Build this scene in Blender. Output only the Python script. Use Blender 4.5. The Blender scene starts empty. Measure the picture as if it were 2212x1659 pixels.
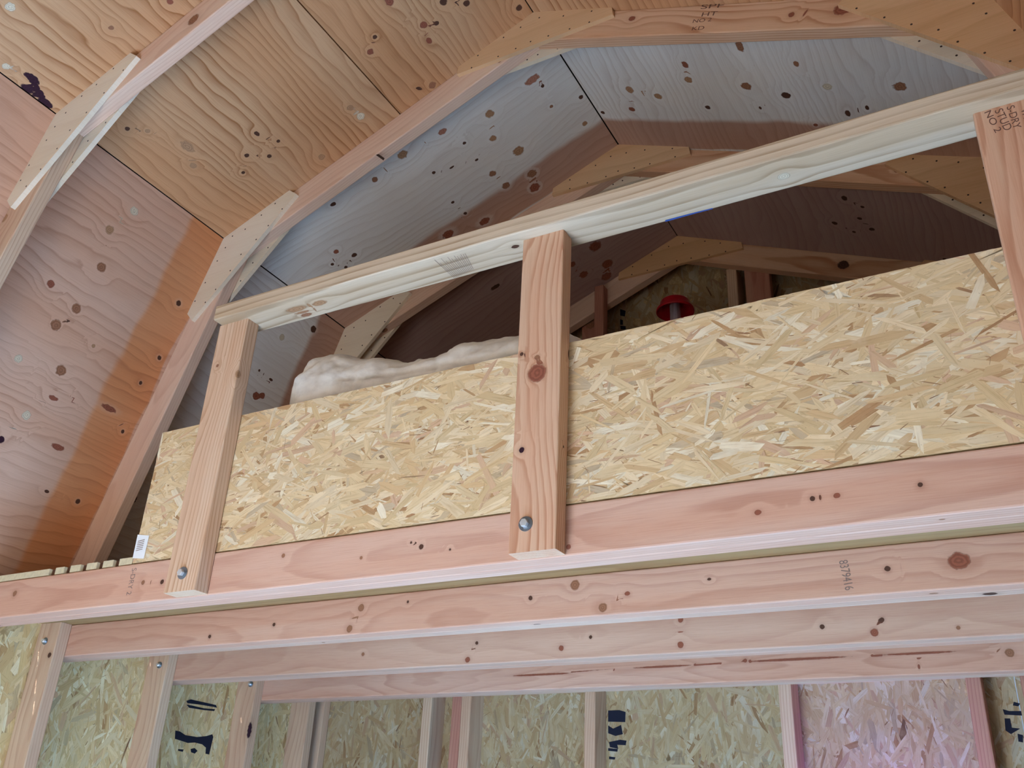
import bpy, bmesh, math, random
import numpy as np
from mathutils import Vector, Matrix, noise
random.seed(7); rng = np.random.default_rng(7)
scene = bpy.context.scene
S = 0.0254            # the scene is measured in inches: x across the shed, y towards the back gable, z up
ZF = -78.0            # floor level (z = 0 is the underside of the loft joists)
def W(x, y, z): return Vector((x * S, y * S, (z - ZF) * S))

# ---------------------------------------------------------------- camera
CAM = dict(c=(60.3167, -53.7987, -17.6739), r=(2.036152, -0.045628, 0.502011), f=2034.737)
cd = bpy.data.cameras.new('camera'); co = bpy.data.objects.new('camera', cd); scene.collection.objects.link(co)
co.location = W(*CAM['c']); co.rotation_euler = CAM['r']
cd.sensor_fit = 'HORIZONTAL'; cd.sensor_width = 36.0; cd.lens = CAM['f'] / 2212.0 * 36.0
cd.clip_start = 0.02; cd.clip_end = 100
scene.camera = co
from mathutils import Euler
_R = Euler(CAM['r'], 'XYZ').to_matrix()
def ray(u, v): return Vector(CAM['c']), _R @ Vector(((u - 1106) / CAM['f'], -(v - 829.5) / CAM['f'], -1.0))
def on_plane(u, v, p, n):      # the point of a real surface that a pixel of the photograph shows
    o, d = ray(u, v); n = Vector(n); t = (Vector(p) - o).dot(n) / d.dot(n); return o + d * t

# ---------------------------------------------------------------- world, light, exposure
wd = bpy.data.worlds.new('world'); scene.world = wd; wd.use_nodes = True
bg = wd.node_tree.nodes['Background']; bg.inputs[0].default_value = (0.55, 0.72, 1.0, 1); bg.inputs[1].default_value = 0.6
def area(name, loc, target, sx, sy, power, col, spread=180):
    l = bpy.data.lights.new(name, 'AREA'); l.shape = 'RECTANGLE'; l.size = sx * S; l.size_y = sy * S
    l.energy = power; l.color = col; l.spread = math.radians(spread)
    o = bpy.data.objects.new(name, l); scene.collection.objects.link(o); o.location = W(*loc)
    o.rotation_euler = (W(*target) - W(*loc)).to_track_quat('-Z', 'Y').to_euler(); return o
area('doorway_daylight', (11, -84.5, -44), (11, 0, -44), 32, 66, 30, (1.0, 0.92, 0.83))
sl_ = bpy.data.lights.new('sun', 'SUN'); sl_.energy = 118.0; sl_.angle = math.radians(1.0); sl_.color = (1.0, 0.97, 0.92)
so = bpy.data.objects.new('sun', sl_); scene.collection.objects.link(so); so.rotation_euler = Vector((.24, 1.0, -.85)).to_track_quat('-Z', 'Y').to_euler()
pl = bpy.data.lights.new('added_violet_spot', 'SPOT'); pl.energy = 13; pl.color = (0.36, 0.10, 1.0); pl.shadow_soft_size = 0.05; pl.spot_size = math.radians(85); pl.spot_blend = 1.0  # added violet spot without a fixture, for the purple on the back wall
po = bpy.data.objects.new('added_violet_spot', pl); scene.collection.objects.link(po); po.location = W(43, 50, -22); po.rotation_euler = (W(43, 63, -10) - W(43, 50, -22)).to_track_quat('-Z', 'Y').to_euler()
bl = bpy.data.lights.new('added_cool_fill', 'POINT'); bl.energy = 50; bl.color = (0.27, 0.62, 1.0); bl.shadow_soft_size = 0.16  # added cool fill light without a fixture, turns the joist undersides blue
bo = bpy.data.objects.new('added_cool_fill', bl); scene.collection.objects.link(bo); bo.location = W(32, 22, -60)
vs = scene.view_settings
vs.view_transform = 'Standard'; vs.look = 'None'; vs.gamma = 1.0; vs.use_curve_mapping = False; vs.exposure = 0.0

# ---------------------------------------------------------------- helpers
def tag(o, label=None, cat=None, group=None, kind=None):
    if label: o['label'] = label
    if cat: o['category'] = cat
    if group: o['group'] = group
    if kind: o['kind'] = kind
    return o
def empty(name, p):
    o = bpy.data.objects.new(name, None); scene.collection.objects.link(o); o.location = W(*p); o.empty_display_size = 0.05; return o
def link(name, me, parent=None, mw=None):
    o = bpy.data.objects.new(name, me); scene.collection.objects.link(o)
    mw = mw or Matrix.Identity(4)
    if parent:
        o.parent = parent
        bpm = MW[parent.name]
        o.matrix_parent_inverse = Matrix.Identity(4); o.matrix_basis = bpm.inverted() @ mw
    else: o.matrix_world = mw
    MW[o.name] = mw
    return o
MW = {}
_e = empty
def empty(name, p):
    o = _e(name, p); MW[o.name] = Matrix.Translation(W(*p)); return o
def frame(origin, ax, ay):      # local frame: x along ax, y along ay, z = x cross y, origin in inches
    ax = Vector(ax).normalized(); ay = Vector(ay); ay = (ay - ax * ay.dot(ax)).normalized(); az = ax.cross(ay)
    m = Matrix((ax, ay, az)).transposed().to_4x4(); m.translation = W(*origin); return m
def to_local(mw, p): return (mw.inverted() @ W(*p)) / S

# colours of knots and marks (linear)
DK = (0.085, 0.038, 0.025); MD = (0.30, 0.14, 0.08); RD = (0.27, 0.09, 0.055); PG = (0.62, 0.55, 0.43); TN = (0.40, 0.23, 0.13); PU = (0.03, 0.008, 0.02); PK = (0.42, 0.19, 0.13)
def knot_attrs(me, P, knots, h=1.0):
    """knots: (x, y, z, r, aspect, colour) in local inches; stores for each vertex the vector to its nearest knot"""
    n = len(P); kv = np.full((n, 3), 50.0); kc = np.tile(np.array(MD), (n, 1)); km = np.zeros(n)
    if knots:
        best = np.full(n, 1e9); K3 = np.array([k[:3] for k in knots])
        for i, (x, y, z, r, a, c) in enumerate(knots):
            dd = np.sqrt(((K3 - K3[i]) ** 2).sum(1)); dd[i] = 1e9; Rc = min(4 * r + h, .5 * dd.min())
            d = (P - np.array([x, y, z])) / np.array([r * a, r, r]); q = np.sqrt((d * d).sum(1))
            m = q < best; best[m] = q[m]; kv[m] = d[m]; kc[m] = c; km[m] = np.clip((max(Rc / r, 1.3) - q[m]) * r / h + .5, 0, 1)
    at = me.attributes.new('kv', 'FLOAT_VECTOR', 'POINT'); at.data.foreach_set('vector', kv.astype(np.float32).ravel())
    at = me.attributes.new('kc', 'FLOAT_VECTOR', 'POINT'); at.data.foreach_set('vector', kc.astype(np.float32).ravel())
    at = me.attributes.new('km', 'FLOAT', 'POINT'); at.data.foreach_set('value', km.astype(np.float32))
def rand_knots(L, Wd, T, n, rs=(0.12, 0.4)):
    out = []
    for _ in range(n):
        x = random.uniform(2, L - 2); f = random.choice([0, 0, 1, 2]); r = random.uniform(*rs)
        y = random.uniform(.5, Wd - .5); z = random.choice([0, T])
        if f == 2: y = random.choice([0, Wd]); z = T / 2
        out.append((x, y, z, r, random.uniform(1, 1.5), random.choice([DK, MD, RD])))
    return out
def ring_pts(Wd, T, r=0.12, ny=8, nz=4):
    pts = []
    def seg(a, b, n):
        for i in range(n): pts.append((a[0] + (b[0] - a[0]) * i / n, a[1] + (b[1] - a[1]) * i / n))
    seg((r, 0), (Wd - r, 0), ny); seg((Wd - r, 0), (Wd, r), 2) ; pts[-1] = (Wd - r * .3, r * .3)
    seg((Wd, r), (Wd, T - r), nz); seg((Wd, T - r), (Wd - r, T), 2); pts[-1] = (Wd - r * .3, T - r * .3)
    seg((Wd - r, T), (r, T), ny); seg((r, T), (0, T - r), 2); pts[-1] = (r * .3, T - r * .3)
    seg((0, T - r), (0, r), nz); seg((0, r), (r, 0), 2); pts[-1] = (r * .3, r * .3)
    return pts
def board(name, origin, ax, ay, L, mat, parent=None, Wd=3.5, T=1.5, x0=(0, 0), x1=None, knots=(), wknots=(), step=0.7, rk=None):
    """a sawn board with eased edges; x0 / x1 = (a, b): the end is cut along x = a + b*y"""
    mw = frame(origin, ax, ay); x1 = x1 or (L, 0)
    rp = ring_pts(Wd, T); nr = len(rp); ns = max(2, int(L / step)); P = []
    for i in range(ns + 1):
        t = i / ns
        for (y, z) in rp:
            a = x0[0] + x0[1] * y; b = x1[0] + x1[1] * y; P.append((a + (b - a) * t, y, z))
    F = [(i * nr + j, (i + 1) * nr + j, (i + 1) * nr + (j + 1) % nr, i * nr + (j + 1) % nr) for i in range(ns) for j in range(nr)]
    F.append(tuple(range(nr))); F.append(tuple(reversed([ns * nr + j for j in range(nr)])))
    F = [tuple(reversed(f)) for f in F[:-2]] + [tuple(reversed(F[-2])), tuple(reversed(F[-1]))]
    P = np.array(P); me = bpy.data.meshes.new(name); me.from_pydata([tuple(p) for p in P * S], [], F)
    ks = list(knots)
    for (u, v, rpx, asp, col, pl) in wknots:      # marks read off the photograph: pixel, radius in pixels, on plane pl
        q = on_plane(u, v, *pl); dist = (q - Vector(CAM['c'])).length; l = to_local(mw, q)
        ks.append((l.x, l.y, l.z, rpx * dist / CAM['f'], asp, col))
    ks += rand_knots(L, Wd, T, rk if rk is not None else int(L / 30))
    knot_attrs(me, P, ks, step); me.materials.append(mat); me.update()
    return link(name, me, parent, mw)
def sheet(name, origin, ax, ay, L, Wd, T, mat, parent, wknots=(), pl=None, step=0.45, knots=()):
    """a sheet of plywood: visible face at local z = 0, body towards -z"""
    mw = frame(origin, ax, ay); nx = max(2, int(L / step)); ny = max(2, int(Wd / step)); P = []
    for j in range(ny + 1):
        for i in range(nx + 1): P.append((L * i / nx, Wd * j / ny, 0.0))
    F = [(j * (nx + 1) + i, j * (nx + 1) + i + 1, (j + 1) * (nx + 1) + i + 1, (j + 1) * (nx + 1) + i) for j in range(ny) for i in range(nx)]
    b = len(P); P += [(0, 0, -T), (L, 0, -T), (L, Wd, -T), (0, Wd, -T)]
    e0 = list(range(nx + 1)); e1 = [j * (nx + 1) + nx for j in range(ny + 1)]; e2 = [ny * (nx + 1) + i for i in range(nx, -1, -1)]; e3 = [j * (nx + 1) for j in range(ny, -1, -1)]
    F += [tuple(e0[::-1] + [b, b + 1]), tuple(e1[::-1] + [b + 1, b + 2]), tuple(e2[::-1] + [b + 2, b + 3]), tuple(e3[::-1] + [b + 3, b]), (b + 3, b + 2, b + 1, b)]
    P = np.array(P); me = bpy.data.meshes.new(name); me.from_pydata([tuple(p) for p in P * S], [], F)
    ks = list(knots)
    for (u, v, rpx, asp, col) in wknots:
        q = on_plane(u, v, *pl); l = to_local(mw, q)
        if -1 < l.x < L + 1 and -1 < l.y < Wd + 1:
            dist = (q - Vector(CAM['c'])).length; ks.append((l.x, l.y, 0, rpx * dist / CAM['f'], asp, col))
    for _ in range(int(L * Wd / 900)): ks.append((random.uniform(0, L), random.uniform(0, Wd), 0, random.uniform(.1, .22), random.uniform(1, 2.5), random.choice([MD, RD, DK, PK])))
    knot_attrs(me, P, ks, step); me.materials.append(mat); me.update()
    return link(name, me, parent, mw)
def box(name, lo, hi, mat, parent=None, bevel=0.0):
    c = [(lo[i] + hi[i]) / 2 for i in range(3)]; bm = bmesh.new(); bmesh.ops.create_cube(bm, size=1.0)
    for v in bm.verts: v.co = Vector(((hi[0] - lo[0]) * v.co.x, (hi[1] - lo[1]) * v.co.y, (hi[2] - lo[2]) * v.co.z)) * S
    if bevel: bmesh.ops.bevel(bm, geom=bm.edges[:], offset=bevel * S, segments=2, affect='EDGES')
    me = bpy.data.meshes.new(name); bm.to_mesh(me); bm.free(); me.materials.append(mat)
    return link(name, me, parent, Matrix.Translation(W(*c)))
def prism(name, poly, origin, ax, ay, T, mat, parent=None, holes=None):
    """polygon (local x, y) pulled from z = 0 to z = T"""
    mw = frame(origin, ax, ay); n = len(poly)
    V = [(x * S, y * S, 0) for x, y in poly] + [(x * S, y * S, T * S) for x, y in poly]
    F = [tuple(range(n))[::-1], tuple(range(n, 2 * n))] + [(i, (i + 1) % n, n + (i + 1) % n, n + i) for i in range(n)]
    me = bpy.data.meshes.new(name); me.from_pydata(V, [], F)
    bm = bmesh.new(); bm.from_mesh(me); bmesh.ops.triangulate(bm, faces=[f for f in bm.faces if len(f.verts) > 4]); bmesh.ops.recalc_face_normals(bm, faces=bm.faces[:]); bm.to_mesh(me); bm.free()
    knot_attrs(me, np.zeros((len(me.vertices), 3)), []); me.materials.append(mat); return link(name, me, parent, mw)

# ---------------------------------------------------------------- materials
class NT:
    def __init__(s, name):
        s.m = bpy.data.materials.new(name); s.m.use_nodes = True; s.t = s.m.node_tree; s.t.nodes.clear()
        s.out = s.t.nodes.new('ShaderNodeOutputMaterial'); s.b = s.t.nodes.new('ShaderNodeBsdfPrincipled'); s.t.links.new(s.b.outputs[0], s.out.inputs[0])
    def n(s, typ, **kw):
        nd = s.t.nodes.new(typ)
        for k, v in kw.items(): setattr(nd, k, v)
        return nd
    def put(s, sock, v):
        if isinstance(v, bpy.types.NodeSocket): s.t.links.new(v, sock)
        elif v is not None:
            if sock.type == 'RGBA' and len(v) == 3: v = (*v, 1)
            sock.default_value = v
    def math(s, op, a, b=None, c=None, clamp=False):
        nd = s.n('ShaderNodeMath', operation=op, use_clamp=clamp); s.put(nd.inputs[0], a)
        if b is not None: s.put(nd.inputs[1], b)
        if c is not None: s.put(nd.inputs[2], c)
        return nd.outputs[0]
    def vmath(s, op, a, b=None, sc=None):
        nd = s.n('ShaderNodeVectorMath', operation=op); s.put(nd.inputs[0], a)
        if b is not None: s.put(nd.inputs[1], b)
        if sc is not None: s.put(nd.inputs['Scale'], sc)
        return nd.outputs['Value'] if op in ('LENGTH', 'DOT_PRODUCT') else nd.outputs[0]
    def sep(s, v): nd = s.n('ShaderNodeSeparateXYZ'); s.put(nd.inputs[0], v); return nd.outputs
    def comb(s, x, y, z):
        nd = s.n('ShaderNodeCombineXYZ'); s.put(nd.inputs[0], x); s.put(nd.inputs[1], y); s.put(nd.inputs[2], z); return nd.outputs[0]
    def noise(s, v, sc, detail=2, rough=.5, dist=0):
        nd = s.n('ShaderNodeTexNoise'); s.put(nd.inputs['Vector'], v); nd.inputs['Scale'].default_value = sc; nd.inputs['Detail'].default_value = detail
        nd.inputs['Roughness'].default_value = rough; nd.inputs['Distortion'].default_value = dist; return nd.outputs['Fac']
    def mix(s, f, a, b, mode='MIX'):
        nd = s.n('ShaderNodeMix', data_type='RGBA', blend_type=mode); s.put(nd.inputs[0], f); s.put(nd.inputs[6], a); s.put(nd.inputs[7], b); return nd.outputs[2]
    def ramp(s, v, stops, interp='LINEAR'):
        nd = s.n('ShaderNodeValToRGB'); cr = nd.color_ramp; cr.interpolation = interp
        while len(cr.elements) > 1: cr.elements.remove(cr.elements[-1])
        for i, (p, c) in enumerate(stops):
            e = cr.elements[0] if i == 0 else cr.elements.new(p); e.position = p
            if not isinstance(c, (tuple, list)): c = (c, c, c)
            e.color = (*c, 1)
        s.put(nd.inputs[0], v); return nd.outputs[0]
    def sstep(s, v, a, b, lo=0., hi=1.):
        nd = s.n('ShaderNodeMapRange', interpolation_type='SMOOTHSTEP'); s.put(nd.inputs[0], v)
        for i, q in enumerate((a, b, lo, hi)): nd.inputs[i + 1].default_value = q
        return nd.outputs[0]
    def attr(s, name): return s.n('ShaderNodeAttribute', attribute_name=name).outputs['Vector']
    def objco(s):
        c = s.n('ShaderNodeTexCoord').outputs['Object']; c = s.vmath('SCALE', c, sc=1 / S)
        r = s.n('ShaderNodeObjectInfo').outputs['Random']
        return c, r
    def finish(s, col, rough=.75, bump=None, bs=.15, spec=.25):
        s.put(s.b.inputs['Base Color'], col); s.put(s.b.inputs['Roughness'], rough); s.b.inputs['Specular IOR Level'].default_value = spec
        if bump is not None:
            nd = s.n('ShaderNodeBump'); nd.inputs['Strength'].default_value = bs; nd.inputs['Distance'].default_value = 0.001; s.put(nd.inputs['Height'], bump); s.t.links.new(nd.outputs[0], s.b.inputs['Normal'])
        return s.m
def knot_mix(s, col, wobble, pale=None):
    kv = s.attr('kv'); kc = s.attr('kc'); km = s.n('ShaderNodeAttribute', attribute_name='km').outputs['Fac']; d = s.math('ADD', s.vmath('LENGTH', kv), wobble)
    d = s.math('ADD', d, s.sstep(km, .3, .7, 9., 0.))
    halo = s.sstep(d, 1.0, 2.2, 0.25 if pale else 0.5, 0.0); col = s.mix(halo, col, pale or s.mix(.75, kc, col))
    core = s.sstep(d, .82, 1.08, 1.0, 0.0); rings = s.sstep(s.math('SINE', s.math('MULTIPLY', d, 16.0)), -1, 1, .85, 1.18)
    kcol = s.mix(1.0, kc, rings, 'MULTIPLY'); rim = s.sstep(s.math('ABSOLUTE', s.math('SUBTRACT', d, .98)), 0.0, .16, .62, 0.0)
    kcol = s.mix(rim, kcol, (.03, .014, .009)); return s.mix(core, col, kcol)
def lumber(name, base, dark, pale, freq=4.5, contrast=.55, cz=4.0):
    s = NT(name); c, r = s.objco(); x, y, z = s.sep(c)[0:3]
    kv = s.attr('kv'); kx, ky, kz = s.sep(kv)[0:3]; d = s.vmath('LENGTH', kv)
    inf = s.math('DIVIDE', 1.0, s.math('ADD', 1.0, s.math('POWER', s.math('MULTIPLY', d, .38), 3.0))); inf = s.math('MULTIPLY', inf, s.n('ShaderNodeAttribute', attribute_name='km').outputs['Fac'])
    xo = s.math('ADD', x, s.math('MULTIPLY', r, 900.0))
    wob = s.noise(s.comb(s.math('MULTIPLY', xo, .018), s.math('MULTIPLY', r, 31.), 0.), 1.0, 2)
    wob2 = s.noise(s.comb(s.math('MULTIPLY', xo, .025), s.math('MULTIPLY', r, 57.), 5.), 1.0, 2)
    cy = s.math('ADD', s.math('MULTIPLY', s.math('SUBTRACT', wob, .5), 4.0), s.math('SUBTRACT', s.math('MULTIPLY', r, 5.0), .8))
    czz = s.math('ADD', s.math('MULTIPLY', s.math('SUBTRACT', wob2, .5), 4.0), cz)
    yy = s.math('SUBTRACT', s.math('SUBTRACT', y, cy), s.math('MULTIPLY', s.math('MULTIPLY', ky, inf), .38))
    zz = s.math('ADD', z, czz)
    rad = s.math('SQRT', s.math('ADD', s.math('MULTIPLY', yy, yy), s.math('MULTIPLY', zz, zz)))
    rad = s.math('ADD', rad, s.math('MULTIPLY', inf, .15))
    rad = s.math('ADD', rad, s.math('MULTIPLY', s.noise(s.comb(s.math('MULTIPLY', xo, .12), y, z), .9, 3), .22))
    rings = s.math('FRACT', s.math('MULTIPLY', rad, freq))
    rings = s.ramp(rings, [(0., 0.), (.55, .25), (.86, 1.), (.93, .9), (1., 0.)])
    amt = s.math('MULTIPLY', rings, s.math('MULTIPLY', s.noise(s.vmath('ADD', c, (3., 7., 1.)), .12, 1), contrast * 2))
    fib = s.noise(s.comb(s.math('MULTIPLY', xo, .35), s.math('MULTIPLY', y, 14.), s.math('MULTIPLY', z, 14.)), 1.0, 3, .6)
    big = s.noise(s.comb(s.math('MULTIPLY', xo, .03), s.math('MULTIPLY', y, .5), s.math('MULTIPLY', z, .5)), 1.0, 3)
    col = s.mix(s.sstep(big, .35, .65), base, pale); col = s.mix(amt, col, dark)
    col = s.mix(s.sstep(fib, .42, .75, 0., .28), col, dark); col = s.mix(s.sstep(fib, .25, .5, .12, 0.), col, pale)
    col = knot_mix(s, col, s.math('MULTIPLY', s.math('SUBTRACT', s.noise(c, 3.0, 2), .5), .5))
    return s.finish(col, .72, s.math('ADD', fib, s.math('MULTIPLY', rings, .3)), .12)
def plywood(name, base, dark, pale, freq=1.0, contrast=.6, band=None, band_col=None, rough=.78):
    s = NT(name); c, r = s.objco(); x, y, z = s.sep(c)[0:3]
    kv = s.attr('kv'); kx, ky, kz = s.sep(kv)[0:3]; d = s.vmath('LENGTH', kv)
    inf = s.math('DIVIDE', 1.0, s.math('ADD', 1.0, s.math('POWER', s.math('MULTIPLY', d, .3), 3.0))); inf = s.math('MULTIPLY', inf, s.n('ShaderNodeAttribute', attribute_name='km').outputs['Fac'])
    ro = s.math('MULTIPLY', r, 300.0); xo = s.math('ADD', x, ro)
    yy = s.math('SUBTRACT', y, s.math('MULTIPLY', s.math('MULTIPLY', ky, inf), .3))
    n1 = s.noise(s.comb(s.math('MULTIPLY', xo, .022), s.math('MULTIPLY', yy, .075), ro), 1.0, 2.5, .5)
    n2 = s.noise(s.comb(s.math('MULTIPLY', xo, .16), s.math('MULTIPLY', yy, .45), ro), 1.0, 2, .5)
    v = s.math('ADD', s.math('MULTIPLY', yy, .75), s.math('ADD', s.math('MULTIPLY', n1, 9.0), s.math('MULTIPLY', n2, .9)))
    v = s.math('ADD', v, s.math('MULTIPLY', inf, .5))
    rings = s.math('FRACT', s.math('MULTIPLY', v, freq)); rings = s.ramp(rings, [(0., .0), (.45, .12), (.8, .55), (.92, 1.), (1., 0.)])
    fib = s.noise(s.comb(s.math('MULTIPLY', xo, .22), s.math('MULTIPLY', y, 9.), 0.), 1.0, 4, .65)
    big = s.noise(s.comb(s.math('MULTIPLY', xo, .025), s.math('MULTIPLY', y, .1), ro), 1.0, 3)
    mod = s.sstep(s.noise(s.comb(s.math('MULTIPLY', xo, .05), s.math('MULTIPLY', y, .12), 3.), 1.0, 2), .3, .7, .35, 1.)
    col = s.mix(s.sstep(big, .35, .65), base, pale)
    col = s.mix(s.math('MULTIPLY', s.math('MULTIPLY', rings, mod), contrast), col, dark)
    col = s.mix(s.sstep(fib, .45, .8, 0., .35), col, dark); col = s.mix(s.sstep(fib, .2, .48, .22, 0.), col, pale)
    spk = s.n('ShaderNodeTexVoronoi'); s.put(spk.inputs['Vector'], s.comb(s.math('MULTIPLY', xo, .35), s.math('MULTIPLY', y, 1.1), 0.)); spk.inputs['Scale'].default_value = .7
    col = s.mix(s.sstep(spk.outputs['Distance'], .02, .05, .3, 0.), col, dark)
    if band:      # redder strip tinted into the sheet beside rafter frames, at a fixed place
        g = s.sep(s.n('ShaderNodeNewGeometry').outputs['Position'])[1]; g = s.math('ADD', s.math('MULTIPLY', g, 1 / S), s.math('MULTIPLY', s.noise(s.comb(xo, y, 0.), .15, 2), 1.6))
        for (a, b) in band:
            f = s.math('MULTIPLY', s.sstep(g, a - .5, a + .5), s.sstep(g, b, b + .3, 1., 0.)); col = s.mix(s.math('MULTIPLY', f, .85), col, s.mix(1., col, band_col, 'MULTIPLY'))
    col = knot_mix(s, col, s.math('MULTIPLY', s.math('SUBTRACT', s.noise(c, 2.4, 3), .5), .8), pale)
    return s.finish(col, rough, fib, .10)
def strands_mat(name, tint=(1, 1, 1)):
    s = NT(name); col = s.n('ShaderNodeAttribute', attribute_name='fc').outputs['Color']; uv = s.n('ShaderNodeUVMap', uv_map='UVMap').outputs[0]
    u, v, _ = s.sep(uv)[0:3]
    g = s.noise(s.comb(s.math('MULTIPLY', u, .4), s.math('MULTIPLY', v, 7.), 0.), 1.0, 4, .65); oc, _r = s.objco(); lo = s.noise(oc, .35, 4, .6)
    col = s.mix(1.0, col, s.ramp(g, [(.25, (.66, .58, .46)), (.5, (1, 1, 1)), (.75, (1.0, .97, .90))]), 'MULTIPLY')
    col = s.mix(s.sstep(lo, .35, .7, 0., .45), col, (.66, .47, .26)); col = s.mix(s.sstep(lo, .2, .42, .35, 0.), col, (.86, .78, .60))
    spk = s.noise(s.vmath('ADD', uv, (9., 4., 0.)), 5.0, 2, .6); col = s.mix(s.sstep(spk, .66, .78, 0., .45), col, (.22, .12, .06))
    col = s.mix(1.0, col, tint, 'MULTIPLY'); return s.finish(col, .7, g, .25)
def osb_base(name, c1=(.62, .48, .28), c2=(.40, .27, .13)):
    s = NT(name); c, r = s.objco(); n = s.noise(c, 1.2, 4, .65); return s.finish(s.mix(s.sstep(n, .35, .65), c1, c2), .8, n, .3)
def plain(name, col, rough=.6, metal=0., nscale=8., var=.12):
    s = NT(name); c, r = s.objco(); n = s.noise(c, nscale, 3); d = tuple(q * (1 - var * 2) for q in col)
    s.b.inputs['Metallic'].default_value = metal; return s.finish(s.mix(n, col, d), rough, n, .05)

M = {}
M['joist'] = lumber('fir_joist', (.64, .375, .275), (.42, .19, .13), (.68, .45, .355), 3.0, .36)
M['joist_b'] = lumber('fir_joist_worn', (.60, .38, .29), (.40, .19, .13), (.66, .46, .36), 2.4, .26)
M['post'] = lumber('fir_post', (.68, .40, .27), (.46, .20, .11), (.70, .48, .34), 4.6, .6, 5.)
M['post_pale'] = lumber('fir_post_pale', (.68, .45, .31), (.46, .24, .13), (.74, .55, .41), 4.6, .55, 2.)
M['rail'] = lumber('spruce_rail', (.60, .46, .32), (.38, .26, .16), (.68, .57, .44), 1.5, .8, 1.)
M['rafter'] = lumber('fir_rafter', (.78, .54, .42), (.56, .31, .21), (.82, .62, .50), 3.2, .32)
M['rafter_warm'] = lumber('fir_rafter_warm', (.72, .44, .28), (.50, .24, .13), (.76, .52, .36), 3.0, .8)
M['stud'] = lumber('stud_lumber', (.62, .42, .30), (.44, .24, .16), (.68, .52, .38), 3.0, .5)
M['stud_red'] = lumber('stud_lumber_reddish', (.50, .24, .18), (.34, .13, .10), (.54, .30, .22), 3.0, .5)
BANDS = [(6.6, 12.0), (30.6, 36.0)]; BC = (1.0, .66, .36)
M['ply_warm'] = plywood('plywood_warm', (.60, .32, .165), (.30, .115, .035), (.62, .38, .22), 1.25, .95)
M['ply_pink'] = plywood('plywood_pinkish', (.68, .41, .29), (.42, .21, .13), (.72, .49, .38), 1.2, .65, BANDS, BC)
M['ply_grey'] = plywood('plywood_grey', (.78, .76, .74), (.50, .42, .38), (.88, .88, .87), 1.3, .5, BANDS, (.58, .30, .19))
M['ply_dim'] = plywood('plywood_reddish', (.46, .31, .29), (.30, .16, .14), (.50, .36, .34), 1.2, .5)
M['gusset'] = plywood('gusset_plywood', (.82, .71, .56), (.62, .48, .35), (.86, .78, .66), .5, .2)
M['gusset_warm'] = plywood('gusset_plywood_warm', (.72, .45, .25), (.48, .25, .11), (.76, .52, .32), .5, .35)
M['deck'] = plywood('deck_plywood', (.34, .20, .085), (.22, .10, .04), (.38, .25, .12), .9, .6); M['deck_edge'] = plain('deck_edge', (.80, .70, .48), .8, 0., 3., .2)
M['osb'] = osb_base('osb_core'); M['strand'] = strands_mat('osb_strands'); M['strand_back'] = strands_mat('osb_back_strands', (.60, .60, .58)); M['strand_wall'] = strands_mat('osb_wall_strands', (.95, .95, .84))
M['nail'] = plain('dark_nail', (.06, .04, .035), .5, .3); M['zinc'] = plain('zinc_steel', (.80, .86, .92), .35, .65, 3., .1); M['washer'] = plain('zinc_washer', (.30, .36, .44), .35, .9, 3., .15)
M['ink'] = plain('blue_black_ink', (.012, .016, .04), .7, 0., 30., .3); M['ink_brown'] = plain('faded_grade_ink', (.20, .10, .075), .8, 0., 20., .3); M['ink_grey'] = plain('grey_grade_ink', (.30, .22, .20), .8, 0., 20., .2)
M['blue'] = plain('blue_chalk', (.06, .12, .42), .8); M['paper'] = plain('white_paper', (.86, .90, .96), .6, 0., 20., .03)
M['floor'] = plain('floor_bounce_blue', (.29, .47, .73), .6, 0., .1, .1); M['felt'] = plain('roof_felt', (.03, .03, .03), .95)  # unseen floor coloured blue so that it bounces cool light upwards
M['red'] = plain('red_plastic', (.42, .008, .02), .35, 0., 1., .05); M['shade_fill'] = plain('notch_shade_brown', (.10, .045, .025), .9)
def tube_mat():
    s = NT('cloudy_plastic'); s.b.inputs['Transmission Weight'].default_value = .45; s.b.inputs['IOR'].default_value = 1.3; return s.finish((.62, .58, .70), .3)
M['tube'] = tube_mat()
def cloth_mat():
    s = NT('canvas_cloth'); c, r = s.objco(); w = s.noise(c, 22., 2, .6); n = s.noise(s.vmath('MULTIPLY', c, (.5, 1., 1.)), .9, 4, .6)
    s.b.inputs['Sheen Weight'].default_value = .2
    return s.finish(s.mix(s.sstep(n, .35, .7), (.74, .70, .65), (.58, .54, .50)), .95, s.math('ADD', s.math('MULTIPLY', w, .2), n), .5)
M['cloth'] = cloth_mat()

# ---------------------------------------------------------------- roof profile
KL = Vector((-19.02, 48.31)); RG = Vector((23.05, 65.97)); KR = Vector((65.12, 48.31)); HX = 23.05
EL = Vector((-34.16, 4.14)); ER = Vector((80.26, 4.14))
XWL = -39.35; XWR = 85.45; YBK = 62.9; YFR = -86.0; YB = 11.04
def V3(p, y): return (p.x, y, p.y)
def roof_z(x):
    x = abs(x - HX); return 65.97 - x * 17.66 / 42.07 if x <= 42.07 else 48.31 - (x - 42.07) * (48.31 - 4.14) / 15.14

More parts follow.
